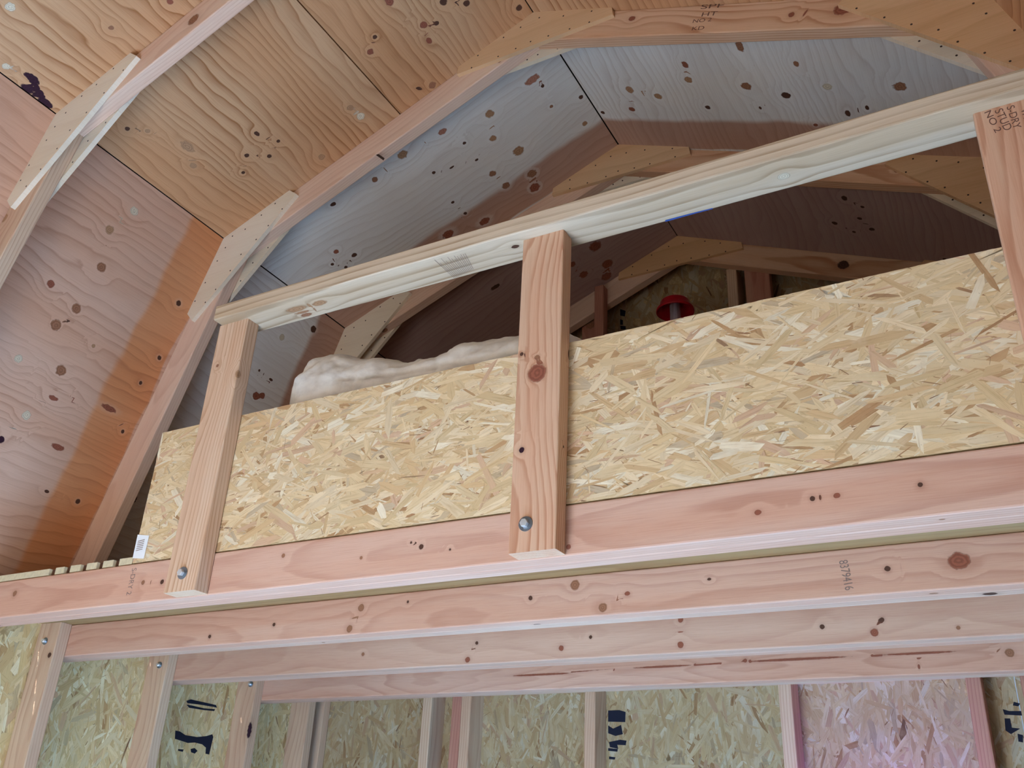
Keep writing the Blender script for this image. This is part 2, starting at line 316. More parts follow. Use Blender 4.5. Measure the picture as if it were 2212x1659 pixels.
# ---------------------------------------------------------------- OSB strands
PAL = [((.76, .60, .38), 34), ((.80, .66, .46), 26), ((.70, .53, .31), 18), ((.84, .76, .60), 12), ((.66, .46, .26), 13), ((.66, .44, .30), 7), ((.45, .26, .13), 3.5), ((.30, .16, .08), 1.8), ((.55, .44, .31), 4)]
def strands(name, mw, poly_in, x0, x1, y0, y1, n, mat, parent, avoid=None, scale=1.0, main=0.0, sd=0):
    """flat wood strands pressed into the face z = 0 of an OSB sheet, clipped to its rectangle"""
    rs = random.Random(sd); V = []; F = []; UV = []; C = []; ws = [p[1] for p in PAL]
    for k in range(n):
        t = k / n; cx = rs.uniform(x0, x1); cy = rs.uniform(y0, y1)
        if not poly_in(cx, cy): continue
        col = rs.choices(PAL, ws)[0][0]; dark = col[0] < .45
        if t < .4: ln = rs.uniform(2.5, 6.5); wd = rs.uniform(.6, 1.6)
        else: ln = rs.uniform(1.3, 4.8); wd = rs.uniform(.14, .7)
        if rs.random() < (.12 if t < .4 else .35): ln = rs.uniform(.4, 1.8); wd = rs.uniform(.03, .13); dark = rs.random() < .45
        if dark: wd *= .5; ln *= .75; col = rs.choice([(.30, .15, .08), (.40, .22, .11), (.20, .10, .06)])
        ln *= scale; wd *= scale
        a = main + rs.gauss(0, .5) if rs.random() < .85 else rs.uniform(0, math.pi)
        ca, sa = math.cos(a), math.sin(a); j = lambda q: q * rs.uniform(.75, 1.1)
        sh = [(-j(ln) / 2, -j(wd) * rs.uniform(.1, .5)), (-ln * rs.uniform(.1, .35), -j(wd) / 2), (ln * rs.uniform(.15, .4), -j(wd) / 2), (j(ln) / 2, rs.uniform(-.3, .3) * wd), (ln * rs.uniform(.15, .42), j(wd) / 2), (-ln * rs.uniform(.2, .42), j(wd) / 2)]
        b = len(V); z = 0.004 + .05 * t; m = rs.uniform(.88, 1.08); uo = rs.uniform(0, 900)
        for (p, q) in sh:
            X = min(max(cx + p * ca - q * sa, x0), x1); Y = min(max(cy + p * sa + q * ca, y0), y1)
            V.append((X * S, Y * S, z * S)); UV.append((p + uo, q + uo))
        F.append(tuple(range(b, b + 6))); C += [(col[0] * m, col[1] * m, col[2] * m, 1)] * 6
    me = bpy.data.meshes.new(name); me.from_pydata(V, [], F)
    uvl = me.uv_layers.new(name='UVMap'); li = np.zeros(len(me.loops), np.int32); me.loops.foreach_get('vertex_index', li)
    uvl.data.foreach_set('uv', np.array(UV, np.float32)[li].ravel())
    at = me.attributes.new('fc', 'FLOAT_COLOR', 'POINT'); at.data.foreach_set('color', np.array(C, np.float32).ravel())
    me.materials.append(mat); o = link(name, me, parent, mw); o['kind'] = 'stuff'; return o
def decal(name, pts, pl, mat, parent, lift=.06, T=.01):
    """flat print or stain: outline given by the photograph's pixels, laid on its real surface"""
    P = [on_plane(u, v, *pl) for u, v in pts]; n = Vector(pl[1]).normalized()
    if n.dot(P[0] - Vector(CAM['c'])) > 0: n = -n
    c = sum(P, Vector()) / len(P); me = bpy.data.meshes.new(name)
    me.from_pydata([(p - c + n * lift) * S for p in P], [], [tuple(range(len(P)))]); me.materials.append(mat)
    return link(name, me, parent, Matrix.Translation(W(*c)))
def rrect(x0, y0, x1, y1, sk=0): return [(x0, y0), (x1, y0), (x1 + sk, y1), (x0 + sk, y1)]
def lettering(name, txt, u, v, u2, v2, hpx, pl, mat, parent, lift=.02):
    """grade stamp lettering from pixel (u,v) towards (u2,v2) on plane pl"""
    a = on_plane(u, v, *pl); b = on_plane(u2, v2, *pl); n = Vector(pl[1]).normalized()
    if n.dot(a - Vector(CAM['c'])) > 0: n = -n
    cu = bpy.data.curves.new('t', 'FONT'); cu.body = txt; cu.size = 1; tmp = bpy.data.objects.new('t', cu); scene.collection.objects.link(tmp)
    me = bpy.data.meshes.new_from_object(tmp.evaluated_get(bpy.context.evaluated_depsgraph_get())); bpy.data.objects.remove(tmp)
    xs = [w.co.x for w in me.vertices]; ys = [w.co.y for w in me.vertices]; L = (b - a).length; h = hpx * (a - Vector(CAM['c'])).length / CAM['f']
    for w in me.vertices: w.co = Vector(((w.co.x - min(xs)) / (max(xs) - min(xs)) * L, (w.co.y - min(ys)) / (max(ys) - min(ys)) * h, 0)) * S
    me.name = name; me.materials.clear(); me.materials.append(mat); ax = (b - a).normalized(); ay = n.cross(ax)
    return link(name, me, parent, frame(a + n * lift, ax, ay))

# ================================================================= SETTING
# floor
fl = empty('floor', (HX, -12, ZF)); tag(fl, kind='structure')
for i in range(21):
    x = XWL + i * 6.0; box('plank', (x, YFR, ZF - 1), (min(x + 5.94, XWR), YBK, ZF), M['floor'], fl)
# ceiling: plywood sheathing sheets, slope by slope
ce = empty('ceiling', (HX, -12, 66)); tag(ce, kind='structure')
SHT = .5
lowL = [(22,15,9,1,PG),(13,143,7,1,PG),(35,219,6,1,MD),(275,278,5,1,DK),(319,283,5,1,TN),(555,289,5,1.3,DK),(601,305,4,1,DK),(533,336,5,1,DK),(582,337,5,1,DK),(525,373,4,1,DK),(405,317,9,1.8,TN),(417,358,6,1.2,TN),(695,339,7,1,TN),
        (69,169,8,2,PU),(59,192,10,1.3,PU),(86,200,7,1.3,PU),(98,222,8,2,PU),(78,186,4,2,PU),(367,4,6,1,RD),(240,60,5,1,MD)]
K_low = [(290,456,9,1,PG),(237,496,9,1,TN),(219,577,10,1,MD),(110,613,8,1,RD),(165,667,10,1,MD),(121,702,11,1,MD),(40,775,8,1,PG),(132,800,11,1,MD),(57,897,9,1,PG),(2,950,7,1,PU),(386,655,6,1,DK),(344,773,5,1,DK),(304,827,4,1,DK),(265,932,4,1,DK),(168,1083,5,1,DK),(115,860,5,2,RD),(235,882,6,3,RD),(125,966,6,2.5,RD),(146,696,3,1,DK),(202,747,4,1,TN)]
K_up = lowL + [(958,4,8,1,DK),(1008,7,7,1,DK),(943,50,5,1,DK),(915,54,8,1,RD),(927,88,6,1.4,RD),(934,184,8,1,MD),(897,186,4,1,DK),(907,193,4,1,DK),(779,251,9,1,PG),(757,233,7,1,TN),(1121,17,7,1,DK),(840,2,8,1.6,RD),(800,112,7,1,RD),(810,80,5,1,DK)]
K_bc_l = [(1058,246,10,1,TN),(1065,299,8,1,TN),(1120,326,12,1,TN),(870,334,10,1.2,TN),(1064,375,8,1,MD),(1093,401,9,1,MD),(1149,375,11,1,MD),(1155,405,12,1,RD),(968,506,11,1.2,RD),(1047,478,9,1.4,RD),(810,388,7,1,MD),(937,373,4,1,DK),(1255,210,5,1,DK),(1172,186,4,1,DK),(1191,230,4,1,MD),(1003,309,4,1,DK),(978,437,4,1,DK),(1005,461,4,1,DK),(956,284,7,1.5,PK),(1263,267,6,1,TN),(1030,345,3,1.5,DK),(726,544,6,1,RD),(765,551,6,1,DK),(718,571,4,1,DK),(747,577,4,1,DK),(720,441,5,1.4,DK),(1150,172,9,2,PK),(760,333,4,1.5,DK)]
K_bc_r = [(1612,186,11,1,MD),(1698,206,10,1,DK),(1787,187,10,1,PG),(1944,187,13,1,MD),(1529,232,6,1,DK),(1831,245,6,1.6,DK),(1720,138,6,1.4,MD),(1487,172,9,1,TN),(1360,194,9,1.2,TN),(1422,208,9,1,TN),(1365,236,7,1,RD),(1302,243,5,1,DK),(1762,270,5,1,RD),(1642,233,3,1.6,DK),(1873,233,4,1.8,DK),(1480,140,7,1.5,RD),(1598,100,8,2,MD)]
K_cd_r = [(1857,472,5,1,DK),(1803,482,6,1,DK),(1883,495,6,1,DK),(1845,501,4,1,DK),(1824,428,6,1.4,DK),(1863,447,4,1,DK),(2040,560,4,1,DK)]
K_cd_l = [(1286,532,14,1,RD),(1312,570,13,1,RD),(1261,593,10,1,RD),(1310,597,12,1,RD),(1236,571,8,1,RD),(1070,620,6,2,DK)]
K_bcl = [(677,711,8,1,DK),(609,729,7,1,PG),(553,855,9,1,RD),(567,855,7,1,RD),(560,800,3,1,DK),(287,1078,9,1,PU),(585,820,3,2,DK)]
n_ll = (-(KL - EL).y, 0, (KL - EL).x); n_ul = (-(RG - KL).y, 0, (RG - KL).x); n_ur = (-(KR - RG).y, 0, (KR - RG).x)
pl_ll = (V3(KL, 0), n_ll); pl_ul = (V3(KL, 0), n_ul); pl_ur = (V3(RG, 0), n_ur)
def slope_sheet(A, B, y0, y1, mat, along_slope=False, wk=(), pl=None, g=.07):
    """sheet on the slope from profile point A to B (2D), seen from inside"""
    d = (B - A).normalized(); A = A + d * g; B = B - d * g; y0 += g; y1 -= g; L = (B - A).length
    ins = Vector((HX, 20)) - (A + B) / 2; nrm = Vector((-d.y, d.x)); nrm = nrm if nrm.dot(ins) > 0 else -nrm; N = Vector((nrm.x, 0, nrm.y))
    d3 = Vector((d.x, 0, d.y)); Y = Vector((0, 1, 0))
    if along_slope:
        ax, ay = d3, Y; o = V3(A, y0); l, w = L, y1 - y0
        if ax.cross(ay).dot(N) < 0: ay = -Y; o = V3(A, y1)
    else:
        ax, ay = Y, d3; o = V3(A, y0); l, w = y1 - y0, L
        if ax.cross(ay).dot(N) < 0: ay = -d3; o = V3(B, y0)
    return sheet('plywood_sheet', o, ax, ay, l, w, SHT, mat, ce, wk, pl)
yA, yBm, yC = YB - 24 + 1.2, YB + 1.2, YB + 24 + 1.2
MID = KL + (RG - KL).normalized() * 26.75
for (a, b) in ((YFR, -59), (-59, -36), (-36, yA)):
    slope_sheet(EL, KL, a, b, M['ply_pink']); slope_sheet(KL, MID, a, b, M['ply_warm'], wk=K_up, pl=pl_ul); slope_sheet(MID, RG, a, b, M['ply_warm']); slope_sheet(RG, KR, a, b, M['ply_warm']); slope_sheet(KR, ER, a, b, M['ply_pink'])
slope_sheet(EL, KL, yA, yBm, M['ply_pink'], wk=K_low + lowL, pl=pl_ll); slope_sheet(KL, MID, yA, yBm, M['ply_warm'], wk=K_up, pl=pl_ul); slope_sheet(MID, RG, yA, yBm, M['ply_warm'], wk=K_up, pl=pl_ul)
slope_sheet(RG, KR, yA, yBm, M['ply_warm']); slope_sheet(KR, ER, yA, yBm, M['ply_warm'])
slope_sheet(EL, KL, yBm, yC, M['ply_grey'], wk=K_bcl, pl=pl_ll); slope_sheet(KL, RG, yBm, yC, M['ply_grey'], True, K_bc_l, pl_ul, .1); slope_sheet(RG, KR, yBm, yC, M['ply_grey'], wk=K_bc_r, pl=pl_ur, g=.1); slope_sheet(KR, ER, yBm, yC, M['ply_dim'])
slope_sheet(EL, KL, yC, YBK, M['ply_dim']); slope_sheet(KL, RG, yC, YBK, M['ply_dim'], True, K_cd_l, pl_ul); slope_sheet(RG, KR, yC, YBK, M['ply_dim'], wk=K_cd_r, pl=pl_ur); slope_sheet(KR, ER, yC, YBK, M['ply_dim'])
out = [EL + Vector((-1.2, 0)), KL + Vector((-1.0, .8)), RG + Vector((0, 1.3)), KR + Vector((1.0, .8)), ER + Vector((1.2, 0))]
inn = [EL + Vector((-.72, 0)), KL + Vector((-.55, .45)), RG + Vector((0, .72)), KR + Vector((.55, .45)), ER + Vector((.72, 0))]
prism('roofing_felt', [tuple(p) for p in out] + [tuple(p) for p in reversed(inn)], (0, YBK + 1, 0), (1, 0, 0), (0, 0, 1), YBK + 1 - YFR + 1, M['felt'], ce)

# walls: OSB sheets with strands, studs, plates
def osb_sheet(parent, origin, ax, ay, L, H, n, sd, poly=None, scale=1.0):
    poly_pts = poly or [(0, 0), (L, 0), (L, H), (0, H)]
    o = prism('osb_sheet', poly_pts, Vector(origin) - Vector(ax).cross(Vector(ay)) * .44, ax, ay, .44, M['osb'], parent)
    def inside(x, y):
        c = False; k = len(poly_pts) - 1
        for i in range(len(poly_pts)):
            a, b = poly_pts[i], poly_pts[k]
            if (a[1] > y) != (b[1] > y) and x < (b[0] - a[0]) * (y - a[1]) / (b[1] - a[1]) + a[0]: c = not c
            k = i
        return c
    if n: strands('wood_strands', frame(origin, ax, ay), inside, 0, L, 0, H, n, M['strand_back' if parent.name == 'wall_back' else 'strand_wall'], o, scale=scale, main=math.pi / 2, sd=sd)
    return o
wl = empty('wall_left', (XWL, -12, ZF)); tag(wl, kind='structure')
osb_sheet(wl, (XWL, 14.9, ZF), (0, 1, 0), (0, 0, 1), 48, 38, 0, 0); osb_sheet(wl, (XWL, 14.95, -39.9), (0, 1, 0), (0, 0, 1), 47.9, 43.4, 9000, 3)
osb_sheet(wl, (XWL, -33.1, ZF), (0, 1, 0), (0, 0, 1), 47.9, 81.5, 5000, 5); osb_sheet(wl, (XWL, YFR, ZF), (0, 1, 0), (0, 0, 1), 52.8, 81.5, 0, 4)
box('top_plate', (XWL, YFR, 3.5), (EL.x - .02, -1.5, 5), M['stud'], wl)
def bolt(parent, p, r=.52):
    """zinc hex bolt head on a washer, facing the front (-y)"""
    bm = bmesh.new(); bmesh.ops.create_cone(bm, cap_ends=True, segments=28, radius1=r * S, radius2=r * S * .97, depth=.09 * S)
    me = bpy.data.meshes.new('washer'); bm.to_mesh(me); bm.free(); me.materials.append(M['washer'])
    mw = frame((p[0], p[1] - .045, p[2]), (1, 0, 0), (0, 0, 1)); w = link('washer', me, parent, mw)
    bm = bmesh.new(); bmesh.ops.create_cone(bm, cap_ends=True, segments=6, radius1=r * .56 * S, radius2=r * .56 * S, depth=.3 * S); bmesh.ops.bevel(bm, geom=bm.edges[:], offset=.025 * S, segments=1, affect='EDGES')
    me = bpy.data.meshes.new('bolt_head'); bm.to_mesh(me); bm.free(); me.materials.append(M['zinc'])
    mw = frame((p[0], p[1] - .24, p[2]), (math.cos(.5), 0, math.sin(.5)), (-math.sin(.5), 0, math.cos(.5)))
    link('bolt_head', me, parent, mw)
ZST = 3.5
studs = [(-49.5, 'stud'), (-33.5, 'stud'), (-17.5, 'stud'), (-1.5, 'stud'), (14.5, 'stud'), (30.5, 'stud'), (46.5, 'stud')]
for i, (y, m) in enumerate(studs):
    wk = []
    if y == 14.5: wk = [(107, 1415, 5, 1, DK, ((0, 14.5, 0), (0, 1, 0)))]
    if y == 46.5: wk = [(541, 1577, 8, 2.2, PU, ((0, 46.5, 0), (0, 1, 0))), (335, 1545, 4, 1, MD, ((0, 46.5, 0), (0, 1, 0)))]
    # length up the wall, wide face (3.5") to the front
    s_ = board('stud', (XWL + 3.5, y + 1.49, ZF), (0, 0, 1), (-1, 0, 0), ZST - ZF, M[m], wl, wknots=wk, rk=3, step=1.2)
    if y >= -1.5: bolt(s_, ((-37.9, -37.78, -37.17, -36.89)[i - 3], y, (1.5, 1.5, 1.69, 1.96)[i - 3]), .4)
board('corner_stud', (XWL + 3.5, 62.8, ZF), (0, 0, 1), (-1, 0, 0), ZST - ZF, M['stud'], wl, rk=3, step=1.2)
s_ = board('stud', (XWL + 3.5, 59.45, ZF), (0, 0, 1), (-1, 0, 0), ZST - ZF, M['stud'], wl, rk=2, step=1.2)
pwl = ((XWL, 0, 0), (1, 0, 0))
decal('ink_mark', [(402, 1514), (412, 1511), (440, 1517), (466, 1523), (468, 1529), (460, 1527), (430, 1522), (404, 1519)], pwl, M['ink'], wl)
decal('ink_mark', [(402, 1522), (414, 1524), (440, 1530), (464, 1532), (462, 1536), (440, 1534), (408, 1529)], pwl, M['ink'], wl)
decal('ink_mark', [(378, 1578), (388, 1580), (400, 1588), (425, 1592), (445, 1590), (458, 1586), (460, 1592), (456, 1610), (451, 1630), (443, 1628), (444, 1615), (436, 1608), (420, 1604), (405, 1605), (390, 1600), (377, 1596)], pwl, M['ink'], wl)
decal('ink_mark', [(411, 1618), (420, 1616), (426, 1622), (420, 1628), (412, 1625)], pwl, M['ink'], wl); decal('ink_mark', [(384, 1618), (396, 1619), (394, 1624), (384, 1622)], pwl, M['ink'], wl)
wr = empty('wall_right', (XWR, -12, ZF)); tag(wr, kind='structure')
for y in (YFR, -38, 10): osb_sheet(wr, (XWR, y + 47.9, ZF), (0, -1, 0), (0, 0, 1), min(47.9, YBK - y), 81.5, 0, 9)
for y in (-82, -66, -49.5, -33.5, -17.5, -1.5, 14.5, 30.5, 46.5): board('stud', (XWR - 3.5, y, ZF), (0, 0, 1), (1, 0, 0), ZST - ZF, M['stud'], wr, rk=2, step=2)
box('top_plate', (ER.x + .02, YFR, 3.5), (XWR, -1.5, 5), M['stud'], wr)
# back wall with its gable
wb = empty('wall_back', (HX, YBK, ZF)); tag(wb, kind='structure')
for k, (xa, xb) in enumerate(((XWL, 8.5), (8.6, 56.5), (56.6, XWR))):
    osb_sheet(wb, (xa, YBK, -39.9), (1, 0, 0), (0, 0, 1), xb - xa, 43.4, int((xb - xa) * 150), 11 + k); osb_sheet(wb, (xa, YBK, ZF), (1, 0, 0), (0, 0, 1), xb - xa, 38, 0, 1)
def gx(x, z): return (XWR - x, z)
gp = [(XWR - ER.x - .5, 0), (XWR - KR.x - .4, KR.y - 3.8), (XWR - RG.x, RG.y - 3.7), (XWR - KL.x + .4, KL.y - 3.8), (XWR - EL.x + .5, 0)]
osb_sheet(wb, (XWL, YBK, 4.2), (1, 0, 0), (0, 0, 1), XWR - XWL, 62, 11000, 21, [(a, b) for a, b in gp])
YS = 59.4
for x, m, z1 in ((-16.9, 'stud', 0), (-12.1, 'stud_red', 0), (-10.6, 'stud', 0), (7.7, 'stud', 0), (32.2, 'stud', 0), (52.0, 'stud_red', 0), (57.2, 'stud_red', 0), (81.9, 'stud', 0)):
    board('stud', (x, YS + 3.5, ZF), (0, 0, 1), (0, -1, 0), ZST - ZF, M[m], wb, rk=2, step=1.2)
box('top_plate', (XWL + 3.5, YS + .02, 2.0), (XWR - 3.5, YBK, 3.46), M['stud'], wb)
# gable studs above the loft deck
sl = 17.66 / 42.07
board('stud', (8.6 - 2.0, 59.4, 4.2), (0, 0, 1), (1, 0, 0), 52.0, M['stud_red'], wb, x1=(51.0, sl), wknots=[(1276, 700, 12, 1, MD, ((0, 59.4, 0), (0, 1, 0)))], rk=0, T=1.5).name
board('stud', (11.6, 56.2, 4.2), (0, 0, 1), (0, 1, 0), 55.0, M['stud_red'], wb, Wd=1.6, rk=0, x1=(55.6, 0))
board('stud', (29.4 + 1.5, 59.4, 4.2), (0, 0, 1), (0, 1, 0), 55.2, M['stud'], wb, rk=0, x1=(55.2, 0))
board('stud', (32.0, 59.4, 4.2), (0, 0, 1), (1, 0, 0), 55.6, M['stud_red'], wb, x1=(55.4, -sl), rk=0)
pwb = ((0, YBK, 0), (0, 1, 0))
for pts in ([(1314, 1535), (1338, 1534), (1352, 1538), (1351, 1560), (1314, 1559)], [(1314, 1567), (1325, 1574), (1342, 1566), (1346, 1586), (1330, 1590), (1314, 1584)],
            [(1316, 1603), (1340, 1598), (1354, 1600), (1352, 1610), (1334, 1609), (1336, 1618), (1318, 1614)], [(1314, 1616), (1335, 1618), (1334, 1624), (1314, 1622)], [(1316, 1634), (1330, 1636), (1328, 1641), (1316, 1640)],
            [(2190, 1516), (2204, 1520), (2200, 1526), (2188, 1524)], [(2166, 1532), (2180, 1536), (2206, 1536), (2208, 1546), (2170, 1544)], [(2170, 1552), (2182, 1552), (2186, 1572), (2204, 1574), (2184, 1586), (2172, 1578)],
            [(2198, 1585), (2210, 1588), (2210, 1604), (2200, 1602)]):
    decal('ink_mark', pts, pwb, M['ink'], wb)
for pts in ([(1340, 668), (1352, 672), (1350, 684), (1340, 682)], [(1340, 690), (1346, 692), (1346, 702), (1340, 702)], [(1340, 704), (1352, 705), (1352, 712), (1341, 712)]): decal('ink_mark', pts, pwb, M['ink'], wb)
# front wall with the open doorway behind the camera
wf = empty('wall_front', (HX, YFR, ZF)); tag(wf, kind='structure')
DX0, DX1, DZ = -6, 28, -10
for (xa, xb, za, zb) in ((XWL, DX0, ZF, 3.5), (DX1, XWR, ZF, 3.5), (DX0, DX1, DZ, 3.5)): osb_sheet(wf, (xb, YFR, za), (-1, 0, 0), (0, 0, 1), xb - xa, zb - za, 0, 1)
osb_sheet(wf, (XWR, YFR - .02, 3.5), (-1, 0, 0), (0, 0, 1), XWR - XWL, 64, 0, 1, [(0, 0), (XWR - XWL, 0), (ER.x - XWL + 1.1, .64), (KR.x - XWL + .8, KR.y - 2.8), (RG.x - XWL, RG.y - 2.3), (KL.x - XWL - .8, KL.y - 2.8), (EL.x - XWL - 1.1, .64)])
for x in (DX0 - 1.5, DX1): board('stud', (x, YFR + 3.5, ZF), (0, 0, 1), (0, -1, 0), ZST - ZF, M['stud'], wf, rk=1, step=2)

# ================================================================= LOFT
def yplane(y): return ((0, y, 0), (0, 1, 0))
def zplane(z): return ((0, 0, z), (0, 0, 1))
JK = {0: [(910,1181,6,1,DK),(888,1172,3,1,DK),(972,1187,3,1,DK),(780,1205,4,1,MD),(1228,1181,6,1,RD),(1637,1107,6,1.3,RD),(1755,1077,6,1,DK),(1808,1070,6,1.2,RD),(1988,1047,5,1,DK),(32,1282,6,1,MD),(350,1257,5,1,DK),(309,1258,5,1,MD),(612,1200,5,1,MD)],
      1: [(780,1313,8,1,MD),(755,1358,8,1,MD),(1242,1264,11,1,MD),(1302,1312,10,1,MD),(1146,1292,5,1,DK),(881,1300,3,1,DK),(1355,1282,5,1.3,RD),(2071,1211,17,1.2,RD),(1917,1228,6,1,DK),(592,1349,4,1,DK),(453,1375,4,1,DK),(1532,1251,3,1.5,DK)],
      2: [(1030,1389,4,1,DK),(1010,1425,6,1,RD),(1212,1400,6,1,RD),(1276,1376,4,1,DK),(1470,1339,6,1,RD),(1470,1393,7,1,RD),(784,1413,4,1,MD),(1889,1366,8,1,RD),(1905,1339,5,1,DK),(1776,1354,5,1,DK),(2070,1356,4,1,MD)],
      3: [(2181,1410,8,1,MD),(1170,1457,2.2,32,RD),(1430,1440,2.2,28,RD),(1720,1424,2.6,40,RD),(1985,1411,2.4,28,RD),(1610,1427,4,1,RD),(1985,1440,5,.5,RD)]}
JL = ['foremost doubled pink fir loft joist carrying the guard posts and loose board', 'second doubled loft joist back, with two large knots right of the middle post', 'third doubled loft joist back, paler and dotted with small dark knots', 'rearmost doubled loft joist, reddish with long dark pitch streaks']
for k in range(4):
    y = 16.0 * k; t = empty('loft_joist', (HX, y, 0)); tag(t, JL[k], 'joist', 'loft floor joists')
    m = M['joist'] if k in (0, 1, 3) else M['joist_b']
    wk = [(u, v, r, a, c, yplane(y)) for (u, v, r, a, c) in JK[k]]
    if k == 1: wk += [(1160, 1349, 4, 2.2, DK, zplane(0)), (1074, 1360, 3, 1.3, MD, zplane(0)), (2017, 1282, 5, 1.8, MD, zplane(0))]
    if k == 0: wk += [(1780, 1158, 4, 5, RD, zplane(0)), (1838, 1152, 4, 1.4, RD, zplane(0)), (2035, 1122, 4, 1.5, MD, zplane(0))]
    x0 = XWL + .02
    board('joist_board', (x0, y + 1.5, 0), (1, 0, 0), (0, 0, 1), XWR - XWL - .04, m, t, wknots=wk, rk=0, step=.4)
    board('joist_board', (x0, y + 3.0, 0.02), (1, 0, 0), (0, 0, 1), XWR - XWL - .04, M['joist_b'] if k % 2 else M['joist'], t, rk=6, step=1)
    if k == 1: lettering('grade_stamp', '8379416', 1812, 1212, 1826, 1276, 17, yplane(y), M['ink_grey'], t)
    if k == 0: lettering('grade_stamp', 'S-DRY 2', 286, 1228, 273, 1286, 13, yplane(y), M['ink_grey'], t)
# deck with five notches in its front edge
dz = 3.52; pts = [(XWL, 0)]
for u in (116, 148, 183, 218, 253):
    a = on_plane(u - 6.5, 1222 - .11 * (u - 116), *yplane(0)).x; b = on_plane(u + 6.5, 1222 - .11 * (u - 116), *yplane(0)).x
    pts += [(a, 0), (a + .05, .5), (b - .05, .5), (b, 0)]
pts += [(-8.0, 0), (-8.0, .55), (69.6, .55), (69.6, 0), (XWR, 0), (XWR, YBK - .05), (XWL, YBK - .05)]
dk = prism('loft_deck', pts, (0, 0, dz), (1, 0, 0), (0, 1, 0), .61, M['deck'])
dk.data.materials.append(M['deck_edge'])
for p_ in dk.data.polygons: p_.material_index = 1 if abs(p_.normal.z) < .5 else 0
for q in range(5): box('notch_shade', (pts[4 * q + 1][0] + .03, .30, dz + .01), (pts[4 * q + 4][0] - .03, .48, dz + .60), M['shade_fill'], dk)  # dark brown fill boxes, colour standing in for shade inside the notches
tag(dk, 'thin plywood loft deck lying across the joists, notched along its left front edge', 'platform')
# panel
PX0, PX1, PT = -7.94, 69.5, 15.95
pn = prism('strand_board', [(0, 0), (PX1 - PX0, 0), (PX1 - PX0, PT - 3.58), (0, PT - 3.58)], (PX0, .5, 3.58), (1, 0, 0), (0, 0, 1), .44, M['osb'])
tag(pn, 'long pale oriented strand board standing on the loft edge behind the posts', 'panel')
strands('wood_strands', frame((PX0, .055, 3.58), (1, 0, 0), (0, 0, 1)), lambda x, y: True, 0, PX1 - PX0, 0, PT - 3.58, 8500, M['strand'], pn, sd=31)
st = decal('barcode_sticker', [(298, 1155), (323, 1157), (311, 1207), (287, 1206)], yplane(0), M['paper'], pn, lift=.03)
for i in range(6):
    f = .27 + i * .08; a = (298 + (287 - 298) * f + 4, 1155 + 51 * f); b = (323 + (311 - 323) * f - 6, 1157 + 50 * f - 5)
    decal('printed_bar', [a, b, (b[0] - .4, b[1] + 1.5), (a[0] - .4, a[1] + 1.5)], yplane(0), M['ink_grey'], st, lift=.05)
# posts, rail
PZ = 25.0; PZ0 = .07
PL = [('leftmost pale fir guard post with an oval knot near its top', -1.54, M['post_pale'], [(520,805,15,.9,TN,yplane(-1.5)),(470,790,4,1,MD,yplane(-1.5))]),
      ('middle guard post with a big round knot halfway up, bolted to the front joist', 30.36, M['post'], [(1160,806,22,1,RD,yplane(-1.5)),(1127,765,5,1,DK,yplane(-1.5)),(1127,972,7,1,PU,yplane(-1.5)),(1161,772,8,.8,MD,yplane(-1.5)),(1229,765,4,3,DK,((33.86,0,0),(1,0,0))),(1217,965,3,1,DK,((33.86,0,0),(1,0,0)))]),
      ('rightmost guard post at the picture edge with reddish grade stamps near its top', 62.19, M['post'], [])]
for i, (lab, x, m, wk) in enumerate(PL):
    p = board('guard_post', (x + 3.5, -.01, PZ0), (0, 0, 1), (-1, 0, 0), PZ - PZ0, m, None, wknots=wk, rk=0, step=.4); tag(p, lab, 'post', 'guard posts')
    bolt(p, ((.3, 31.63, 63.9)[i], -1.5, (1.55, 1.97, 1.8)[i]))
    if i == 2:
        pp = yplane(-1.5)
        for (txt, u, v, u2, v2, h) in (('NO 2', 2126, 244, 2150, 288, 12), ('STUD', 2148, 240, 2170, 284, 14), ('S-DRY', 2174, 232, 2190, 280, 13), ('WWP', 2204, 238, 2216, 274, 12)):
            lettering('grade_stamp', txt, u, v, u2, v2, h, pp, M['ink_brown'], p)
rl = board('guard_rail', (-1.23, .9, PZ + 1.51), (1, 0, 0), (0, -1, 0), 68.3, M['rail'], None, T=1.5,
           wknots=[(1693,381,10,1.3,PG,zplane(PZ)),(1113,533,6,1.6,DK,zplane(PZ)),(640,668,9,3,TN,zplane(PZ)),(690,655,9,2.2,TN,zplane(PZ)),(662,680,6,2.5,MD,zplane(PZ))], rk=0, step=.4)
tag(rl, 'long pale guard rail lying flat across the post tops', 'rail')
decal('chalk_mark', [(1437, 479), (1492, 463.5), (1540, 451), (1539, 449), (1490, 461), (1437, 475)], zplane(PZ), M['blue'], rl, lift=.02)
for i in range(15):
    f = i / 14; a = (938 + 66 * f, 561 - 14 * f); b = (982 + 40 * f, 601 - 20 * f)
    if i: a = (a[0] + 8 * (1 - f) * (i % 3), a[1] + 8 * (1 - f) * (i % 3))
    decal('grade_stamp', [a, b, (b[0] + 1.0, b[1]), (a[0] + 1.0, a[1])], zplane(PZ), M['ink_grey'], rl, lift=.02)

